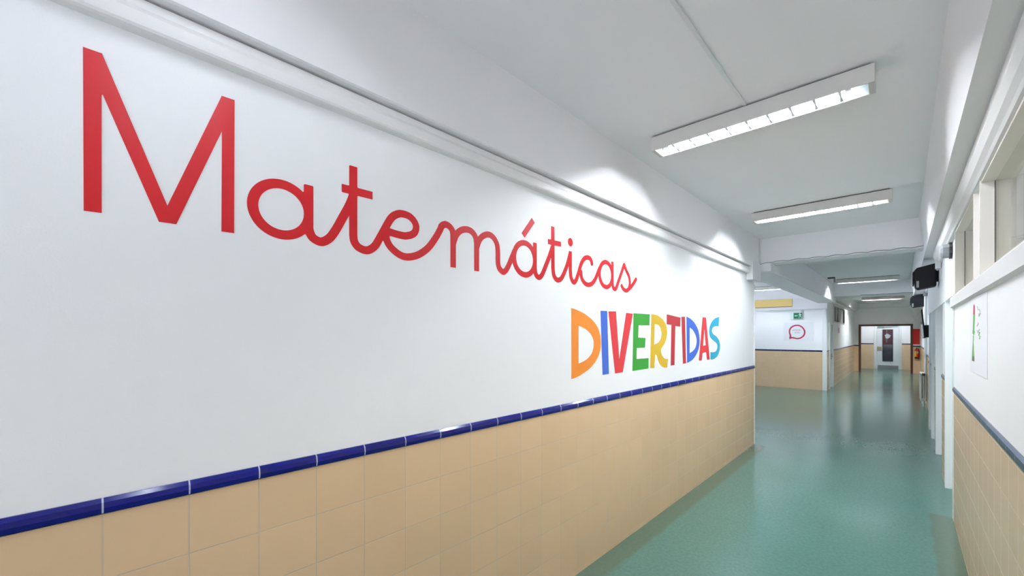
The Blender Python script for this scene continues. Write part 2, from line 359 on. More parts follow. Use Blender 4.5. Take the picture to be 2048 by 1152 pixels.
# far wall with framed opening
FX0, FX1, FZ = 0.27, 2.10, 2.205
m = MB().box(-0.15, FX0, YD, YD+0.14, 0, H).box(FX1, 3.0, YD, YD+0.14, 0, H).box(FX0, FX1, YD, YD+0.14, FZ, H)
wd = struct(m, 'wall_far', 'wall', 'white end wall around the brown framed opening', 'wall')
MB().box(0.007, FX0-0.08, YD-0.006, YD, 0, WT).box(FX1+0.08, 2.44, YD-0.006, YD, 0, WT).build('tiled_wainscot', 'tileX', wd)
border_x(YD, 0.007, FX0-0.08, 'blueX', 'blue_border', wd); border_x(YD, FX1+0.08, 2.44, 'blueX', 'blue_border', wd)
struct(MB().box(0, 3.0, YD-0.03, YD, 3.085, 3.11), 'trim_14', 'mould', 'thin white moulding high on the end wall', 'moulding')
struct(MB().box(FX0-0.085, FX0, YD-0.03, YD+0.16, 0, FZ+0.085).box(FX1, FX1+0.085, YD-0.03, YD+0.16, 0, FZ+0.085).box(FX0, FX1, YD-0.03, YD+0.16, FZ, FZ+0.085),
       'trim_15', 'wood', 'dark brown wooden frame around the opening at the corridor end', 'door frame')
# vestibule
YV = 27.6
m = MB().box(0.05, 0.80, YV, YV+0.12, 0, H).box(1.70, 2.35, YV, YV+0.12, 0, H).box(0.80, 1.70, YV, YV+0.12, 2.24, H)
wv = struct(m, 'wall_vestibule', 'wall', 'white wall around the white door at the very end', 'wall')
MB().box(0.1, 0.675, YV-0.006, YV, 0, WT+0.06).box(1.80, 2.4, YV-0.006, YV, 0, WT+0.06).build('tiled_wainscot', 'tileX', wv)
for a, b_ in ((0.1, 0.675), (1.80, 2.4)):
    MB().box(a, b_, YV-0.016, YV, WT+0.06, WT+0.11).build('blue_border', 'blueX', wv)
struct(MB().box(-0.15, 2.5, 28.0, 28.15, 0, H), 'wall_beyond', 'wall', 'wall of the dark space behind the end door', 'wall')
struct(MB().box(-0.15, 0.05, YD+0.14, 28.0, 0, H), 'wall_vestibule_left', 'wall', 'white left side wall of the end vestibule', 'wall')
struct(MB().box(2.35, 2.5, YD+0.14, 28.0, 0, H), 'wall_vestibule_right', 'wall', 'white right side wall of the end vestibule', 'wall')
d = struct(MB().box(0.80, 1.05, YV+0.02, YV+0.06, 0.01, 2.24).box(1.43, 1.70, YV+0.02, YV+0.06, 0.01, 2.24).box(1.05, 1.43, YV+0.02, YV+0.06, 0.01, 0.44).box(1.05, 1.43, YV+0.02, YV+0.06, 2.05, 2.24),
           'door_2', 'dwhite', 'white end door with a tall narrow dark window', 'door')
MB().box(0.70, 0.80, YV-0.02, YV+0.02, 0, 2.34).box(1.70, 1.79, YV-0.02, YV+0.02, 0, 2.34).box(0.80, 1.70, YV-0.02, YV+0.02, 2.24, 2.34).build('door_frame', 'casing', d, 0.004)
g = MB().box(1.05, 1.43, YV+0.03, YV+0.05, 0.44, 1.28).build('door_window', 'dark_glass', d)
MB().box(1.05, 1.43, YV+0.03, YV+0.05, 1.28, 2.05).build('maroon_film', 'maroon', d)
MB().box(1.03, 1.05, YV+0.0, YV+0.05, 0.42, 2.07).box(1.43, 1.45, YV+0.0, YV+0.05, 0.42, 2.07).box(1.05, 1.43, YV+0.0, YV+0.05, 2.05, 2.07).box(1.05, 1.43, YV+0.0, YV+0.05, 0.42, 0.44).build('window_bead', 'black', d)
MB().plate([(1.24+0.11*(1+0.15*math.sin(5*t))*math.cos(t), 1.72+0.12*(1+0.12*math.cos(3*t))*math.sin(t)) for t in [i*PI/16 for i in range(32)]], [], lambda a, b2, t: (a, YV+0.03-t, b2), 0.004).build('pale_emblem', 'pgrey', d)
MB().box(1.20, 1.208, YV+0.024, YV+0.03, 1.4, 2.05).build('pale_line', 'pgrey', d)
MB().box(0.84, 1.66, YV+0.015, YV+0.02, 0.02, 0.21).build('kick_plate', 'steel', d)
MB().box(0.84, 1.10, YV-0.05, YV+0.02, 2.17, 2.23).box(1.0, 1.66, YV-0.045, YV-0.02, 2.2, 2.225).build('door_closer', 'steel', d, 0.004)
MB().box(0.82, 1.0, YV, YV+0.02, 0.97, 1.16).cyl((0.9, YV, 1.07), (0.9, YV-0.05, 1.07), 0.012).build('door_handle', 'brass', d)
# right wall: near part with two high windows, then piers and recessed doors, then two set-back stretches
RX = 2.21; SZ0, SZ1 = 2.10, 2.70
WIN = [(-3.2, 0.55), (0.75, 3.56), (3.83, 5.11)]
PE = 5.60
m = MB().box(RX, RX+0.15, -4.5, PE, 0, SZ0).box(RX, RX+0.15, -4.5, 12.2, SZ1, H)
ys = [-4.5]
for a, b_ in WIN: ys += [a, b_]
ys += [PE]
for i in range(0, len(ys), 2): m.box(RX, RX+0.15, ys[i], ys[i+1], SZ0, SZ1)
piers = [(6.66, 7.28), (8.46, 8.86), (9.68, 9.98), (10.55, 10.95)]
for a, b_ in piers: m.box(RX+0.012, RX+0.15, a, b_, 0, 2.17)
m.box(RX, RX+0.15, PE, 10.95, 2.17, SZ1)
wr = struct(m, 'wall_right', 'wall', 'white right wall with high windows above beige tiles and door recesses', 'wall')
MB().box(RX-0.006, RX, -4.5, PE-0.10, 0, WT).build('tiled_wainscot', 'tileR', wr)
border(RX, -1, -4.5, PE-0.10, 'blueR', 'blue_border', wr)
for a, b_ in piers:
    MB().box(RX+0.004, RX+0.012, a+0.06, b_, 0, WT).build('tiled_wainscot', 'tileR', wr)
    border(RX+0.012, -1, a+0.06, b_, 'blueR', 'blue_border', wr)
    MB().box(RX-0.002, RX+0.075, a-0.012, a+0.06, 0, 2.17).build('door_casing', 'casing', wr, 0.003)
MB().box(RX-0.008, RX+0.06, PE-0.10, PE+0.01, 0, 2.17).build('door_casing', 'casing', wr, 0.003)
struct(MB().prism_y([(2.21, 2.035), (2.184, 2.045), (2.184, 2.13), (2.19, 2.14), (2.21, 2.145)], -4.5, PE), 'trim_16', 'mould', 'white sill rail under the high windows of the right wall', 'sill rail')
for k, (a, b_) in enumerate(WIN):
    f = MB()
    f.box(2.185, 2.33, b_-0.025, b_, SZ0+0.04, SZ1)          # far jamb, seen face on
    f.box(2.185, 2.33, a, a+0.025, SZ0+0.04, SZ1)
    f.box(2.19, 2.33, a+0.025, b_-0.025, SZ1-0.02, SZ1); f.box(2.19, 2.33, a+0.025, b_-0.025, SZ0, SZ0+0.045)
    for yy in (a+0.025, b_-0.025):
        s2 = -1 if yy > a+0.5 else 1
        f.box(2.245, 2.255, min(yy, yy+s2*0.012), max(yy, yy+s2*0.012), SZ0+0.045, SZ1-0.02)
    o = struct(f, 'window_%d' % (k+2), 'frame_cream', ['high corridor window behind the camera', 'nearest high cream-framed window in the right wall', 'farther high cream-framed window in the right wall'][k], 'window')
    MB().box(2.247, 2.251, a+0.026, b_-0.026, SZ0+0.046, SZ1-0.021).build('window_pane', 'glass', o)
    MB().box(2.243, 2.2465, b_-0.043, b_-0.0375, SZ0+0.046, SZ1-0.021).build('glazing_gap', 'darkgrey', o)
# recessed doors
RD = [(PE+0.01, 6.648), (7.28, 8.448), (8.86, 9.668), (9.98, 10.538)]
lab = ['white recessed door right after the tiled near wall on the right', 'second white recessed door along the right wall', 'third white recessed door along the right wall', 'fourth white narrow recessed door along the right wall']
for k, (a, b_) in enumerate(RD):
    d = struct(MB().box(2.29, 2.33, a, b_, 0.005, 2.165), 'door_%d' % (k+3), 'dwhite', lab[k], 'door')
    MB().box(2.285, 2.29, a+0.05, a+0.12, 0.93, 1.12).cyl((2.285, a+0.08, 1.05), (2.25, a+0.08, 1.05), 0.009).cyl((2.25, a+0.08, 1.05), (2.25, a+0.2, 1.05), 0.009).build('door_handle', 'steel', d)
m = MB().box(2.30, 2.45, 10.95, YF, 0, H); w5 = struct(m, 'wall_right_middle', 'wall', 'white set-back right wall carrying the television', 'wall')
MB().box(2.294, 2.30, 10.95, YF, 0, WT).build('tiled_wainscot', 'tileR', w5); border(2.30, -1, 10.95, YF, 'blueR', 'blue_border', w5)
m = MB().box(2.44, 2.60, YF, YD, 0, H); w6 = struct(m, 'wall_right_far', 'wall', 'white right wall of the far corridor section', 'wall')
MB().box(2.434, 2.44, YF, YD, 0, WT).build('tiled_wainscot', 'tileR', w6); border(2.44, -1, YF, YD, 'blueR', 'blue_border', w6)
def holed_y(x0, x1, y0, y1, a, b2, z0, z1): return MB().box(x0, a, y0, y1, 0, H).box(b2, x1, y0, y1, 0, H).box(a, b2, y0, y1, 0, z0).box(a, b2, y0, y1, z1, H)
def holed_x(x0, x1, y0, y1, a, b2, z0, z1): return MB().box(x0, x1, y0, a, 0, H).box(x0, x1, b2, y1, 0, H).box(x0, x1, a, b2, 0, z0).box(x0, x1, a, b2, z1, H)
struct(holed_y(-0.4, 2.36, -4.65, -4.5, 0.1, 2.0, 0.6, 2.9), 'wall_back', 'wall', 'white wall closing the corridor behind the camera', 'wall')
struct(MB().box(0.1, 0.15, -4.62, -4.54, 0.6, 2.9).box(1.95, 2.0, -4.62, -4.54, 0.6, 2.9).box(1.02, 1.08, -4.62, -4.54, 0.65, 2.85).box(0.15, 1.95, -4.62, -4.54, 0.6, 0.65).box(0.15, 1.95, -4.62, -4.54, 2.85, 2.9), 'window_5', 'frame_cream', 'tall window at the corridor end behind the camera', 'window')
# classroom seen through the high windows
struct(MB().box(5.6, 5.75, -4.65, 2.5, 0, H).box(5.6, 5.75, 5.2, 5.4, 0, H).box(5.6, 5.75, 2.5, 4.1, 0, H).box(5.6, 5.75, 4.1, 5.2, 0, 0.9).box(5.6, 5.75, 4.1, 5.2, 2.9, H), 'wall_classroom', 'room_beige', 'cream classroom wall seen through the high windows', 'wall')
struct(MB().box(5.62, 5.70, 4.1, 4.16, 0.9, 2.9).box(5.62, 5.70, 5.14, 5.2, 0.9, 2.9).box(5.62, 5.70, 4.16, 5.14, 0.9, 0.96).box(5.62, 5.70, 4.16, 5.14, 2.84, 2.9), 'window_7', 'frame_cream', 'unseen window added to the classroom to brighten the corridor ceiling', 'window')  # added opening: lets fill daylight through to the corridor ceiling and beams
struct(MB().box(2.36, 5.6, 5.25, 5.4, 0, H), 'wall_classroom_far', 'room_beige', 'cream end wall of the classroom', 'wall')
struct(MB().box(2.36, 5.6, -4.65, -4.5, 0, H), 'wall_classroom_near', 'room_beige', 'cream near wall of the classroom', 'wall')
struct(MB().box(2.36, 5.6, 5.235, 5.25, 2.0, 2.57).box(2.36, 5.6, 5.225, 5.25, 2.57, 2.59), 'trim_17', 'room_olive', 'pale olive band on the classroom end wall', 'trim')

# ------------------------------------------------------------------ ceiling lamps
def lamp(loc, label, cat='ceiling light', L=1.365, tube='tube', grp='fluorescent louvre lamps on the ceiling'):
    x, y, z = loc                          # centre of the near top edge; body runs along x
    r = empty('ceiling_lamp', (x, y, z), label, cat, grp)
    h = 0.118; w_ = 0.155; x0, x1 = x-L/2, x+L/2; y0, y1 = y, y+w_; zt = z-0.012; zb = z-h
    t = 0.006
    MB().box(x0, x1, y0, y0+t, zb, zt).box(x0, x1, y1-t, y1, zb, zt).box(x0, x0+0.03, y0+t, y1-t, zb, zt).box(x1-0.03, x1, y0+t, y1-t, zb, zt).box(x0+0.03, x1-0.03, y0+t, y1-t, zt-0.01, zt).build('housing', 'lamp_metal', r, 0.002)
    MB().box(x0+0.02, x1-0.02, y0+0.02, y1-0.02, zt, z).build('mounting_plate', 'darkgrey', r)
    a, b2 = x0+0.035, x1-0.035
    prof = [(y0+0.008, zb+0.004), (y0+0.018, zb+0.045), (y0+0.05, zt-0.018), (y1-0.05, zt-0.018), (y1-0.018, zb+0.045), (y1-0.008, zb+0.004)]
    m = MB(); k = len(prof)
    m.add([(a, p, q2) for p, q2 in prof]+[(b2, p, q2) for p, q2 in prof], [(i, i+1, k+i+1, k+i) for i in range(k-1)])
    m.build('reflector', 'reflector', r, fix=False)
    MB().cyl((a+0.075, y+w_/2, zb+0.044), (b2-0.11, y+w_/2, zb+0.044), 0.013, 12).build('lamp_tube', tube, r, smooth=True)
    for xx in (a+0.047, b2-0.108):
        MB().box(xx, xx+0.028, y+w_/2-0.014, y+w_/2+0.014, zb+0.03, zt-0.01).build('lamp_holder', 'white_plastic', r)
    for i in range(9):
        xx = a+(b2-a)*(i+1)/10.0
        MB().loft([[(xx-0.010, y0+0.012, zb+0.004), (xx+0.010, y0+0.012, zb+0.004), (xx+0.002, y0+0.022, zb+0.066), (xx-0.002, y0+0.022, zb+0.066)],
                   [(xx-0.004, y+w_/2, zb+0.005), (xx+0.004, y+w_/2, zb+0.005), (xx+0.001, y+w_/2, zb+0.060), (xx-0.001, y+w_/2, zb+0.060)],
                   [(xx-0.010, y1-0.012, zb+0.004), (xx+0.010, y1-0.012, zb+0.004), (xx+0.002, y1-0.022, zb+0.066), (xx-0.002, y1-0.022, zb+0.066)]]).build('louvre_blade', 'louvre', r)
    return r
lamp((1.036, 2.965, H), 'nearest and largest lit fluorescent lamp, at the end of the ceiling conduit', tube='tube_near')
lamp((1.070, 5.645, H), 'second fluorescent louvre lamp on the ceiling, just before the first cross beam', tube='tube_second')
lamp((1.10, 13.95, H), 'dimly seen fluorescent lamp on the ceiling beyond the first cross beam', tube='tube_beyond')
lamp((1.21, 21.50, H), 'farthest fluorescent lamp on the ceiling before the brown framed opening', tube='tube_far')
lamp((1.036, 0.29, H), 'fluorescent louvre lamp on the ceiling above the camera', tube='tube_above')
lamp((1.036, -2.4, H), 'fluorescent louvre lamp on the ceiling behind the camera', tube='tube_behind')
lamp((-1.45, 14.45, H), 'lit fluorescent lamp on the lobby ceiling, left of the deep beam', tube='tube_lobby')
lamp((-2.6, 11.2, H), 'fluorescent lamp in the middle of the lobby ceiling behind the lettered wall', tube='tube_lobby')
lamp((1.3, 26.3, H), 'fluorescent lamp inside the end vestibule', tube='tube_end')
lamp((4.0, 1.6, H), 'fluorescent lamp in the classroom behind the high windows', tube='tube_room')
lamp((3.9, 3.4, H), 'fluorescent lamp deep in the classroom behind the high windows', tube='tube_room')

# ------------------------------------------------------------------ lettering
def catmull(pts, n=8, closed=False):
    out = []; N = len(pts)
    g = (lambda i: pts[i % N]) if closed else (lambda i: pts[max(0, min(N-1, i))])
    for i in range(N if closed else N-1):
        p0, p1, p2, p3 = g(i-1), g(i), g(i+1), g(i+2)
        for k in range(n):
            t = k/n
            out.append(tuple(0.5*(2*p1[j]+(p2[j]-p0[j])*t+(2*p0[j]-5*p1[j]+4*p2[j]-p3[j])*t*t+(3*p1[j]-p0[j]-3*p2[j]+p3[j])*t**3) for j in (0, 1)))
    if not closed: out.append(tuple(pts[-1][:2]))
    return out
def on_left(a, b2, t): return (0.0002+t, a, b2)
def A(X, Y): return wl(480+X/5.12, 320+Y/5.12)
def B(X, Y): return wl(870+X/6.775, 430+Y/6.775)
def D(X, Y): return wl(1080+X/7.2, 440+Y/7.2)
def G(f, pts): return [f(*p) for p in pts]
def ring(cy, cz, ry, rz): return [(cy+ry*math.cos(2*PI*i/48), cz+rz*math.sin(2*PI*i/48)) for i in range(49)]
strokes = []
strokes.append(ring(0.5415, 2.270, 0.0960, 0.0985))
strokes.append(G(A, [(702, 257), (702, 660)]))
strokes.append(catmull(G(A, [(702, 640), (706, 715), (745, 795), (832, 838), (915, 800), (980, 715), (1050, 590), (1110, 480), (1150, 385), (1160, 340)])))
strokes.append(G(A, [(1159, 64), (1159, 780)]))
strokes.append(catmull(G(A, [(1159, 760), (1170, 835), (1215, 895), (1300, 925), (1375, 885), (1430, 800), (1490, 690), (1540, 605), (1585, 565), (1650, 550), (1735, 578), (1790, 640), (1803, 700), (1775, 755), (1700, 777), (1620, 764), (1535, 738)])))
strokes.append(G(A, [(1040, 285), (1356, 366)]))
strokes.append(catmull(G(A, [(1492, 745), (1500, 815), (1545, 895), (1635, 970), (1720, 993), (1825, 970), (1925, 900), (2000, 800), (2048, 715)])
    + G(B, [(90, 150), (140, 127), (195, 155), (235, 215), (245, 290)])))
strokes.append(G(B, [(245, 270), (245, 711)]))
strokes.append(catmull(G(B, [(245, 390), (285, 275), (345, 212), (425, 195), (500, 228), (548, 300), (563, 390)])))
strokes.append(G(B, [(563, 370), (563, 761)]))
strokes.append(catmull(G(B, [(563, 450), (595, 350), (645, 288), (718, 264), (785, 300), (835, 385), (850, 480), (853, 640), (868, 715), (900, 757), (930, 772), (965, 742), (1000, 675), (1040, 575), (1075, 490)])))
strokes.append(ring(1.909, 2.268, 0.0965, 0.1020))
strokes.append(G(B, [(1353, 376), (1353, 745)]))
strokes.append(catmull(G(B, [(1353, 720), (1362, 790), (1385, 832), (1415, 844), (1452, 805), (1500, 690), (1550, 560), (1588, 440)])))
strokes.append(G(D, [(182, 94), (185, 700)]))
strokes.append(catmull(G(D, [(185, 680), (198, 790), (230, 850), (265, 865), (310, 835), (360, 730), (402, 610), (434, 480)])))
strokes.append(G(D, [(113, 310), (300, 350)]))
strokes.append(G(D, [(436, 450), (436, 740)]))
strokes.append(catmull(G(D, [(436, 720), (443, 810), (462, 870), (490, 897), (520, 862), (553, 765), (580, 670), (600, 615), (635, 558), (675, 540), (712, 550), (735, 580), (747, 632)])))
strokes.append(catmull(G(D, [(588, 740), (598, 830), (627, 890), (665, 925), (705, 933), (752, 912), (795, 850), (835, 750), (858, 690)])))
strokes.append(ring(2.866, 2.273, 0.0960, 0.1020))
strokes.append(G(D, [(1042, 600), (1042, 930)]))
strokes.append(catmull(G(D, [(1042, 900), (1048, 955), (1060, 985), (1080, 995), (1100, 970), (1130, 880), (1170, 765), (1210, 640)])))
strokes.append(catmull(G(D, [(1210, 640), (1238, 720), (1275, 800), (1291, 880), (1288, 950), (1266, 1005), (1240, 1017), (1205, 1000), (1172, 945)])))
strokes.append(catmull(G(D, [(1250, 1015), (1300, 975), (1342, 920), (1384, 848)])))

def stroke_mesh(strokes, hw, step, name, mat, label, cat, thick=0.0012):
    """union of constant-width strokes, contoured on a fine grid so the decal is one clean sheet"""
    import numpy as np
    a0 = min(p[0] for s in strokes for p in s)-0.05; a1 = max(p[0] for s in strokes for p in s)+0.05
    b0 = min(p[1] for s in strokes for p in s)-0.05; b1 = max(p[1] for s in strokes for p in s)+0.05
    nx = int((a1-a0)/step)+2; ny = int((b1-b0)/step)+2
    Dm = np.full((nx, ny), 1.0)
    gx = a0+np.arange(nx)*step; gy = b0+np.arange(ny)*step
    for s in strokes:
        for k in range(len(s)-1):
            (x0, y0), (x1, y1) = s[k], s[k+1]; L = math.hypot(x1-x0, y1-y0)
            if L < 1e-6: continue
            pad = hw+0.01
            i0 = max(0, int((min(x0, x1)-pad-a0)/step)); i1 = min(nx, int((max(x0, x1)+pad-a0)/step)+2)
            j0 = max(0, int((min(y0, y1)-pad-b0)/step)); j1 = min(ny, int((max(y0, y1)+pad-b0)/step)+2)
            X, Y = np.meshgrid(gx[i0:i1], gy[j0:j1], indexing='ij')
            ux, uy = (x1-x0)/L, (y1-y0)/L
            t = (X-x0)*ux+(Y-y0)*uy; n = np.abs(-(X-x0)*uy+(Y-y0)*ux)
            d = np.maximum(n-hw, np.maximum(-t, t-L))          # butt ended bar
            if k > 0: d = np.minimum(d, np.hypot(X-x0, Y-y0)-hw)   # round joint
            Dm[i0:i1, j0:j1] = np.minimum(Dm[i0:i1, j0:j1], d)
    ins = Dm < 0; vid = {}; V = []; F = []; E2 = []
    def vtx(key, p):
        if key not in vid: vid[key] = len(V); V.append(p)
        return vid[key]
    def corner(i, j): return vtx((i, j), (gx[i], gy[j]))
    def edge(i, j, i2, j2):
        if (i, j) > (i2, j2): i, j, i2, j2 = i2, j2, i, j
        d0, d1 = Dm[i, j], Dm[i2, j2]; t = d0/(d0-d1)
        return vtx((i, j, i2, j2), (gx[i]+(gx[i2]-gx[i])*t, gy[j]+(gy[j2]-gy[j])*t))
    for i in range(nx-1):
        run = None
        for j in range(ny):
            full = j < ny-1 and ins[i, j] and ins[i+1, j] and ins[i, j+1] and ins[i+1, j+1]
            if full:
                if run is None: run = j
                continue
            if run is not None:
                F.append((corner(i, run), corner(i+1, run), corner(i+1, j), corner(i, j))); run = None
            if j >= ny-1: break
            cs = [(i, j), (i+1, j), (i+1, j+1), (i, j+1)]; st = [bool(ins[c]) for c in cs]
            if not any(st): continue
            poly = []
            for k in range(4):
                c0, c1 = cs[k], cs[(k+1) % 4]
                if st[k]: poly.append((corner(*c0), 0))
                if st[k] != st[(k+1) % 4]: poly.append((edge(*c0, *c1), 1))
            F.append(tuple(p[0] for p in poly))
            for k in range(len(poly)):
                if poly[k][1] and poly[(k+1) % len(poly)][1]: E2.append((poly[k][0], poly[(k+1) % len(poly)][0]))
    n = len(V); mb = MB()
    mb.v = [on_left(p[0], p[1], thick) for p in V]+[on_left(p[0], p[1], 0) for p in V]
    mb.f = F+[(a, b2, b2+n, a+n) for a, b2 in E2]
    # consistent orientation: front faces look along +x
    mb.f = [f if i >= len(F) else f for i, f in enumerate(mb.f)]
    return tag(mb.build(name, mat, fix=False), label, cat)
word = stroke_mesh(strokes, 0.0178, 0.004, 'wall_lettering', 'red',
                   'joined red script letters atemáticas on the left wall, right of the tall letter M', 'wall lettering')
MB().plate(G(B, [(1310, 40), (1350, 105), (1214, 308), (1172, 245)]), [], on_left, 0.0012).build('accent', 'red', word)
dc = D(436, 320)
MB().plate([(dc[0]+0.029*math.cos(2*PI*i/28), dc[1]+0.031*math.sin(2*PI*i/28)) for i in range(28)], [], on_left, 0.0012).build('dot', 'red', word)
def E_(X, Y): return wl(150+X/2.88, 80+Y/2.88)
tag(MB().plate(G(E_, [(46, 40), (155, 78), (532, 955), (845, 322), (919, 347), (916, 1113), (843, 1103), (846, 525), (583, 1061), (483, 1047), (160, 315), (153, 317), (154, 997), (50, 983)]), [], on_left, 0.0012).build('wall_letter', 'red'),
    'tall red capital letter M at the left end of the wall lettering', 'wall letter')
def F_(X, Y): return wl(1120+X/6.0235, 600+Y/6.0235)
def outline(spec):
    """corner points kept, runs marked 's' smoothed"""
    out = []
    for kind, pts in spec:
        w2 = G(F_, pts); out += catmull(w2, 6) if kind == 's' else w2
    return out
GL = 'coloured capital letters of the lower word'
def letter(outer, holes, mat, label):
    tag(MB().plate(outline(outer), [outline(h) for h in holes], on_left, 0.0012).build('wall_letter', mat), label, 'wall letter', GL)
letter([('s', [(135, 97), (200, 119), (300, 170), (390, 243), (450, 325), (483, 425), (491, 530), (477, 630), (432, 732), (360, 822), (270, 890), (200, 930), (137, 953)])],
       [[('s', [(222, 308), (300, 345), (365, 405), (400, 475), (406, 550), (388, 630), (342, 695), (285, 738), (222, 766)])]], 'orange', 'big orange capital letter D starting the lower word')
letter([('c', [(487, 130), (567, 133), (588, 890), (512, 903)])], [], 'vblue', 'blue capital letter I between the orange D and the red V')
letter([('c', [(583, 137), (673, 137), (713, 718), (797, 155), (876, 166), (755, 870), (662, 885)])], [], 'vred', 'red capital letter V before the green E')
letter([('c', [(885, 160), (1080, 172), (1076, 305), (945, 303), (940, 452), (1029, 458), (1022, 573), (923, 577), (920, 711), (1066, 700), (1065, 825), (872, 855)])], [], 'vgreen', 'green capital letter E')
letter([('s', [(1100, 168), (1175, 187), (1235, 232), (1275, 300), (1288, 385), (1280, 460), (1255, 530), (1217, 592), (1222, 650), (1245, 692), (1272, 710), (1300, 709)]),
        ('s', [(1292, 812), (1250, 812), (1210, 785), (1182, 730), (1166, 670), (1145, 656)]), ('c', [(1135, 820), (1085, 820)])],
       [[('s', [(1140, 290), (1185, 302), (1214, 350), (1223, 410), (1212, 470), (1180, 515), (1132, 536)])]], 'vyellow', 'yellow capital letter R')
letter([('c', [(1285, 172), (1450, 212), (1447, 322), (1388, 312), (1378, 782), (1333, 790), (1342, 300), (1285, 292)])], [], 'vdred', 'dark red capital letter T')
letter([('c', [(1462, 203), (1504, 200), (1518, 762), (1480, 768)])], [], 'vdred', 'narrow dark red capital letter I after the T')
letter([('s', [(1523, 200), (1580, 233), (1632, 295), (1667, 375), (1681, 470), (1673, 570), (1642, 655), (1592, 722), (1530, 758)])],
       [[('s', [(1562, 330), (1602, 365), (1635, 430), (1646, 500), (1632, 570), (1602, 612), (1560, 641)])]], 'vblue', 'blue capital letter D near the end of the lower word')
letter([('c', [(1717, 207), (1757, 212), (1803, 715), (1770, 720), (1760, 628), (1716, 640), (1706, 730), (1672, 728)])],
       [[('c', [(1738, 340), (1756, 545), (1722, 552)])]], 'vred', 'red capital letter A between the blue D and the cyan S')
letter([('s', [(1915, 205), (1870, 220), (1830, 260), (1804, 320), (1797, 390), (1812, 450), (1850, 490), (1885, 522), (1896, 560), (1885, 605), (1855, 628), (1812, 628)]),
        ('s', [(1810, 718), (1850, 712), (1892, 680), (1918, 620), (1927, 550), (1916, 490), (1885, 440), (1850, 415), (1830, 380), (1835, 342), (1862, 318), (1910, 315)])], [], 'vcyan', 'cyan capital letter S ending the lower word')

# ------------------------------------------------------------------ things on ceiling and beams
tag(MB().box(1.025, 1.046, -2.2, 2.96, H-0.012, H).build('ceiling_conduit', 'white_plastic', bevel=0.002), 'thin white conduit on the ceiling leading to the nearest lamp', 'conduit')
import random
random.seed(4)
pts = []
for i in range(60):
    x = 0.06+2.05*i/59; pts.append((x, YE+0.024-0.002*random.random(), 2.944+0.006*math.sin(i*0.9)+0.004*random.random()-0.03*max(0, 1-i/4)))
tag(MB().tube(pts, 0.0035, 6).build('cable', 'cable', smooth=True), 'thin dark cable along the lower edge of the first cross beam', 'cable')
pts = [(0.9+1.35*i/20, YF-0.704, 2.945+0.004*math.sin(i)) for i in range(21)]
tag(MB().tube(pts, 0.006, 6).build('cable', 'cable', smooth=True), 'dark cable along the lower edge of the second cross beam', 'cable')
jb = empty('junction_box', (0.42, 13.4, H), 'small grey bracket on the ceiling left of the lamp beyond the cross beam', 'bracket')
MB().box(0.30, 0.46, 13.35, 13.45, H-0.03, H).build('plate', 'darkgrey', jb)
MB().box(0.43, 0.47, 13.38, 13.42, H-0.14, H-0.03).build('stem', 'grey', jb)
tag(MB().box(2.15, 2.205, YE-0.13, YE-0.03, 2.62, 2.925).build('cable_box', 'white_plastic', bevel=0.006), 'white cable box at the right end of the first cross beam', 'box')
# emergency light
el = empty('emergency_light', (2.2, 5.75, 2.62), 'octagonal emergency bulkhead lamp high on the right wall before the speakers', 'emergency light')
oct_ = lambda r, x: [(x, 5.75+r*1.15*math.cos(PI/8+k*PI/4), 2.62+r*math.sin(PI/8+k*PI/4)) for k in range(8)]
MB().loft([oct_(0.082, 2.209), oct_(0.082, 2.188)]).build('back_ring', 'darkgrey', el)
MB().loft([oct_(0.074, 2.188), oct_(0.070, 2.14), oct_(0.05, 2.122)]).build('diffuser', 'diffuser', el, 0.003)
# speakers
def speaker(x0, x1, y, z0, z1, label):
    r = empty('wall_speaker', (x1, y, (z0+z1)/2), label, 'speaker', 'black wall speakers high on the right')
    h = z1-z0; d = 0.26
    # tapered cabinet: grille faces the corridor's left and the camera
    pr = lambda y_, k: [(x0+0.02+0.02*k, y_, z0+0.03+0.01*k), (x0+0.05, y_, z0), (x1, y_, z0+0.035), (x1, y_, z1), (x0+0.04, y_, z1-0.05), (x0+0.01, y_, z1-0.09)]
    MB().loft([pr(y, 0), pr(y+d, 0)]).build('cabinet', 'black', r, 0.008)
    MB().box(x0-0.004, x0+0.012, y+0.012, y+d-0.012, z0+0.06, z1-0.1).build('grille', 'black', r, 0.004)
    MB().box(x0+0.035, x0+0.062, y-0.004, y, z0+0.02, z0+0.11).build('badge', 'grey', r)
    MB().box(x1, x1+0.03, y+0.08, y+0.18, z0+0.1, z1-0.1).build('bracket', 'black', r)
    return r
speaker(1.945, 2.185, 7.72, 2.42, 2.765, 'nearer and larger black speaker just past the first cross beam')
speaker(1.985, 2.27, 14.5, 2.50, 2.86, 'farther black speaker beside the second cross beam')
# junction lamp and pipe
pp = empty('wall_pipe', (2.262, 13.85, 0), 'white vertical pipe with a flared top running down the right wall to the radiator', 'pipe')
MB().cyl((2.262, 13.85, 0.83), (2.262, 13.85, 2.80), 0.028, 14).build('pipe', 'white_plastic', pp, smooth=True)
MB().lathe((2.262, 13.85, 2.74), [(0.03, 0), (0.045, 0.02), (0.045, 0.07), (0.035, 0.09), (0.05, 0.11), (0.09, 0.24), (0.10, 0.25)], 16).build('flared_cap', 'grey', pp, smooth=True)
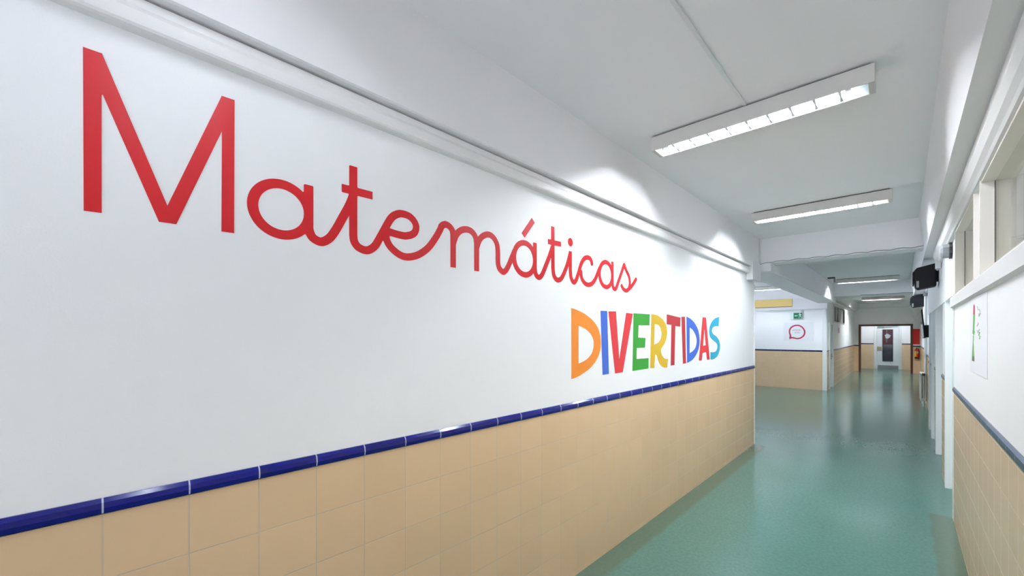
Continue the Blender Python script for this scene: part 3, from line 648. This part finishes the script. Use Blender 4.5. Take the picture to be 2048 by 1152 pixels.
# television
tv = empty('television', (2.27, 11.4, 2.0), 'black flat television on a tilting arm on the right wall, above the radiator', 'television')
def tvp(y): return [(2.115, y, 2.29), (2.135, y, 2.30), (2.185, y, 1.72), (2.160, y, 1.71)]
MB().loft([tvp(11.2), tvp(12.2)]).build('housing', 'black', tv, 0.004)
MB().add([(2.112, 11.22, 2.275), (2.112, 12.18, 2.275), (2.157, 12.18, 1.73), (2.157, 11.22, 1.73)], [(0, 1, 2, 3)]).build('screen', 'screen', tv)
MB().box(2.165, 2.245, 11.25, 11.9, 1.73, 1.98).build('rear_casing', 'black', tv, 0.01)
MB().box(2.283, 2.296, 11.3, 11.9, 1.70, 2.20).build('wall_bracket', 'black', tv)
MB().box(2.235, 2.285, 11.5, 11.6, 1.90, 1.96).box(2.235, 2.285, 11.5, 11.6, 1.76, 1.79).build('arm', 'black', tv)
# radiator
ra = empty('radiator', (2.22, 14.2, 0), 'cream column radiator low on the right wall under the white pipe', 'radiator')
for i in range(8):
    y = 13.86+i*0.085
    MB().box(2.165, 2.195, y, y+0.07, 0.16, 0.80).box(2.255, 2.285, y, y+0.07, 0.16, 0.80).box(2.165, 2.285, y, y+0.07, 0.14, 0.20).box(2.165, 2.285, y, y+0.07, 0.76, 0.82).box(2.205, 2.245, y+0.02, y+0.05, 0.2, 0.76).build('column', 'rad', ra, 0.01)
MB().cyl((2.225, 13.9, 0), (2.225, 13.9, 0.15), 0.02).cyl((2.225, 14.45, 0), (2.225, 14.45, 0.15), 0.02).build('foot', 'rad', ra)
MB().cyl((2.225, 13.87, 0.79), (2.225, 13.80, 0.79), 0.02).cyl((2.225, 13.80, 0.77), (2.225, 13.80, 0.83), 0.028).build('valve', 'darkgrey', ra)
# red sign, extinguisher
tag(MB().box(2.185, 2.42, YD-0.012, YD-0.002, 1.345, 2.06).build('fire_sign', 'red_sign', bevel=0.002), 'plain red panel sign right of the brown frame', 'sign')
fe = empty('fire_extinguisher', (2.315, YD-0.09, 0.68), 'red fire extinguisher with yellow label hung under the red panel sign', 'fire extinguisher')
ec = (2.315, YD-0.095, 0.70)
fcyl = MB().lathe(ec, [(0.066, 0.045), (0.075, 0.06), (0.075, 0.37), (0.06, 0.42), (0.03, 0.445), (0.022, 0.46)], 24).build('cylinder', 'ext_red', fe, smooth=True)
MB().lathe(ec, [(0.07, 0), (0.078, 0.01), (0.078, 0.045), (0.066, 0.046)], 24).build('base', 'black', fe, smooth=True)
MB().box(2.30, 2.33, YD-0.16, YD-0.08, 1.16, 1.19).box(2.305, 2.325, YD-0.18, YD-0.06, 1.20, 1.215).cyl((2.315, YD-0.095, 1.14), (2.315, YD-0.095, 1.2), 0.018).build('valve_lever', 'black', fe)
MB().tube([(2.315, YD-0.11, 1.17), (2.37, YD-0.13, 1.16), (2.395, YD-0.12, 1.05), (2.396, YD-0.11, 0.85), (2.392, YD-0.11, 0.78)], 0.009, 8).build('hose', 'black', fe, smooth=True)
m = MB()
def arc(m, r, a0, a1, z0, z1):
    P = [(ec[0]+r*math.cos(a0+(a1-a0)*i/8), ec[1]+r*math.sin(a0+(a1-a0)*i/8)) for i in range(9)]
    m.add([(x, y, z0) for x, y in P]+[(x, y, z1) for x, y in P], [(i, i+1, i+10, i+9) for i in range(8)]); return m
arc(m, 0.0765, PI*1.05, PI*1.42, 0.78, 1.05).build('label', 'ext_yel', fcyl)
arc(MB(), 0.0768, PI*1.5, PI*1.78, 0.93, 1.03).build('inspection_tag', 'pgrey', fcyl)
# lobby wall objects
yb = empty('notice_board', (-1.6, YF-0.075, 2.73), 'long pale yellow board on the white band at the top of the lobby wall', 'board')
MB().box(-2.7, -0.958, YF-0.09, YF-0.071, 2.735, 2.985).build('panel', 'ybrd', yb, 0.003)
MB().box(-2.7, -0.958, YF-0.095, YF-0.071, 2.722, 2.735).build('edge_strip', 'wood', yb)
ex = empty('exit_sign', (-0.84, YF-0.1, 2.31), 'green and white running man exit sign hung in front of the lobby wall', 'exit sign')
sx0, sx1, sz0, sz1 = -1.015, -0.670, 2.312, 2.520; sy = YF-0.06
exb = MB().box(sx0, sx1, sy, sy+0.03, sz0, sz1).build('sign_body', 'ewhite', ex, 0.003)
MB().box(sx0+0.10, sx1-0.005, sy-0.002, sy, sz0+0.008, sz1-0.008).build('green_panel', 'egreen', exb)
px_ = lambda a, b2, t: (a, sy-0.0022-t, b2)
MB().plate([(-0.895, 2.415), (-0.86, 2.445), (-0.86, 2.427), (-0.80, 2.427), (-0.80, 2.403), (-0.86, 2.403), (-0.86, 2.385)], [], px_, 0.001).build('arrow', 'ewhite', exb)
man = MB()
man.plate([(-0.735+0.014*math.cos(i*PI/8), 2.49+0.014*math.sin(i*PI/8)) for i in range(16)], [], px_, 0.001)
for pl in ([(-0.752, 2.475), (-0.722, 2.472), (-0.712, 2.42), (-0.742, 2.415)], [(-0.752, 2.475), (-0.745, 2.462), (-0.775, 2.43), (-0.785, 2.44)], [(-0.722, 2.472), (-0.725, 2.458), (-0.692, 2.437), (-0.686, 2.449)],
           [(-0.742, 2.42), (-0.722, 2.42), (-0.755, 2.375), (-0.765, 2.385)], [(-0.755, 2.385), (-0.765, 2.378), (-0.765, 2.34), (-0.752, 2.34)], [(-0.73, 2.42), (-0.712, 2.42), (-0.70, 2.37), (-0.715, 2.37)], [(-0.715, 2.378), (-0.70, 2.37), (-0.682, 2.345), (-0.69, 2.337)]):
    man.plate(pl, [], px_, 0.001)
man.build('running_figure', 'ewhite', exb)
MB().box(-0.70, -0.688, sy+0.005, sy+0.017, sz1, 2.62).build('hanger', 'grey', ex)
po = empty('poster', (-0.85, YF-0.004, 1.6), 'white poster with a red speech bubble outline on the lobby wall below the exit sign', 'poster')
PY = YF-0.004
psh = MB().box(-1.22, -0.36, PY-0.002, PY, 1.585, 2.20).build('sheet', 'paper', po)
pb = lambda a, b2, t: (a, PY-0.0022-t, b2)
def PB(X, Y):   # pixel of the bubble crop -> (x, z) on the lobby wall
    u, v = 1570+X/25.6, 640+Y/25.6; a = (u-1094)/824; b2 = -(v-670)/824
    r = (a*c_-s_, a*s_+c_, b2); t = PY/r[1]; return (CX+t*r[0], CZ+t*r[2])
bub = catmull([PB(*p) for p in [(190, 600), (215, 470), (300, 350), (430, 275), (600, 240), (770, 265), (920, 360), (1020, 500), (1052, 630), (1010, 790), (900, 900), (770, 965), (620, 985), (480, 960), (350, 935)]], 5)+[PB(230, 990), PB(215, 880)]+catmull([PB(235, 830), PB(230, 760), PB(200, 680)], 3)
hol = catmull([PB(*p) for p in [(265, 600), (290, 490), (370, 390), (480, 330), (610, 305), (750, 330), (870, 410), (945, 520), (968, 630), (930, 760), (840, 850), (730, 905), (610, 920), (490, 890), (400, 865), (330, 870)]], 5)+catmull([PB(322, 820), PB(315, 760), PB(275, 680)], 3)
MB().plate(bub, [hol], pb, 0.001).build('speech_bubble', 'crimson', psh)
def scribble(f, x0, x1, y0, y1, n, mat, par, place, name='text_line'):
    m = MB(); st = (x1-x0)/n
    for i in range(n):
        a = x0+i*st; wdt = st*0.68; t = (y1-y0)*0.2
        m.plate([f(a, y0), f(a+wdt*0.35, y0), f(a+wdt*0.35, y1), f(a, y1)], [], place, 0.001)
        if i % 3 != 2: m.plate([f(a+wdt*0.36, y0+(y1-y0)*(0.3 if i % 2 else 0.6)), f(a+wdt, y0+(y1-y0)*(0.3 if i % 2 else 0.6)), f(a+wdt, y0+(y1-y0)*(0.3 if i % 2 else 0.6)+t), f(a+wdt*0.36, y0+(y1-y0)*(0.3 if i % 2 else 0.6)+t)], [], place, 0.001)
        if i % 2: m.plate([f(a+wdt*0.7, y0+(y1-y0)*0.35), f(a+wdt, y0+(y1-y0)*0.35), f(a+wdt, y1), f(a+wdt*0.7, y1)], [], place, 0.0012)
    return m.build(name, mat, par)
scribble(PB, 400, 840, 470, 560, 9, 'pink', psh, pb)
scribble(PB, 490, 780, 600, 680, 6, 'pgrey', psh, pb)
# small red notice on far left wall
pn = empty('wall_notice', (0.002, 18.9, 1.8), 'small sheet with a red mark on the far left wall under the blinds window', 'notice')
MB().box(0.0005, 0.003, 18.6, 19.4, 1.80, 2.12).build('sheet', 'paper', pn)
MB().box(0.003, 0.004, 18.75, 19.25, 1.86, 2.06).build('red_mark', 'pink', pn)
# poster on the near right wall
rp = empty('poster', (RX-0.002, 3.87, 1.53), 'white poster with a tall green pencil and red tip on the near right wall', 'poster')
rsh = MB().box(RX-0.004, RX-0.001, 3.47, 4.25, 1.525, 2.034).build('sheet', 'paper', rp)
prr = lambda a, b2, t: (RX-0.0042-t, a, b2)
def R_(X, Y): return wl(1930+X/5.76, 560+Y/5.76, RX)
for pl, mt, nm in (([(115, 276), (124, 300), (124, 395), (105, 395), (108, 300)], 'crimson', 'red_tip'),
                   ([(104, 395), (126, 395), (122, 480), (118, 580), (124, 600), (112, 640), (98, 610), (102, 570), (104, 480)], 'pgreen', 'green_barrel'),
                   ([(104, 640), (112, 640), (108, 720), (118, 880), (92, 880), (101, 720)], 'pgreen', 'green_barrel'),
                   ([(93, 880), (118, 880), (119, 940), (92, 930)], 'polive', 'dark_end')):
    MB().plate(G(R_, pl), [], prr, 0.001).build(nm, mt, rsh)
def zig(pts, mt):
    m = MB()
    for k in range(len(pts)-1):
        (x0, y0), (x1, y1) = pts[k], pts[k+1]
        m.plate(G(R_, [(x0-3, y0), (x0+3, y0+4), (x1+3, y1+4), (x1-3, y1)]), [], prr, 0.001)
    m.build('text_line', mt, rsh)
zig([(152, 300), (162, 340)], 'pgrey'); zig([(160, 345), (180, 335), (190, 385), (170, 420), (176, 380)], 'pgrey')
zig([(160, 485), (166, 500), (150, 530)], 'pink')
zig([(150, 575), (160, 600), (180, 565)], 'pgrey'); zig([(158, 610), (184, 600), (168, 640), (186, 640), (178, 680)], 'pgreen')
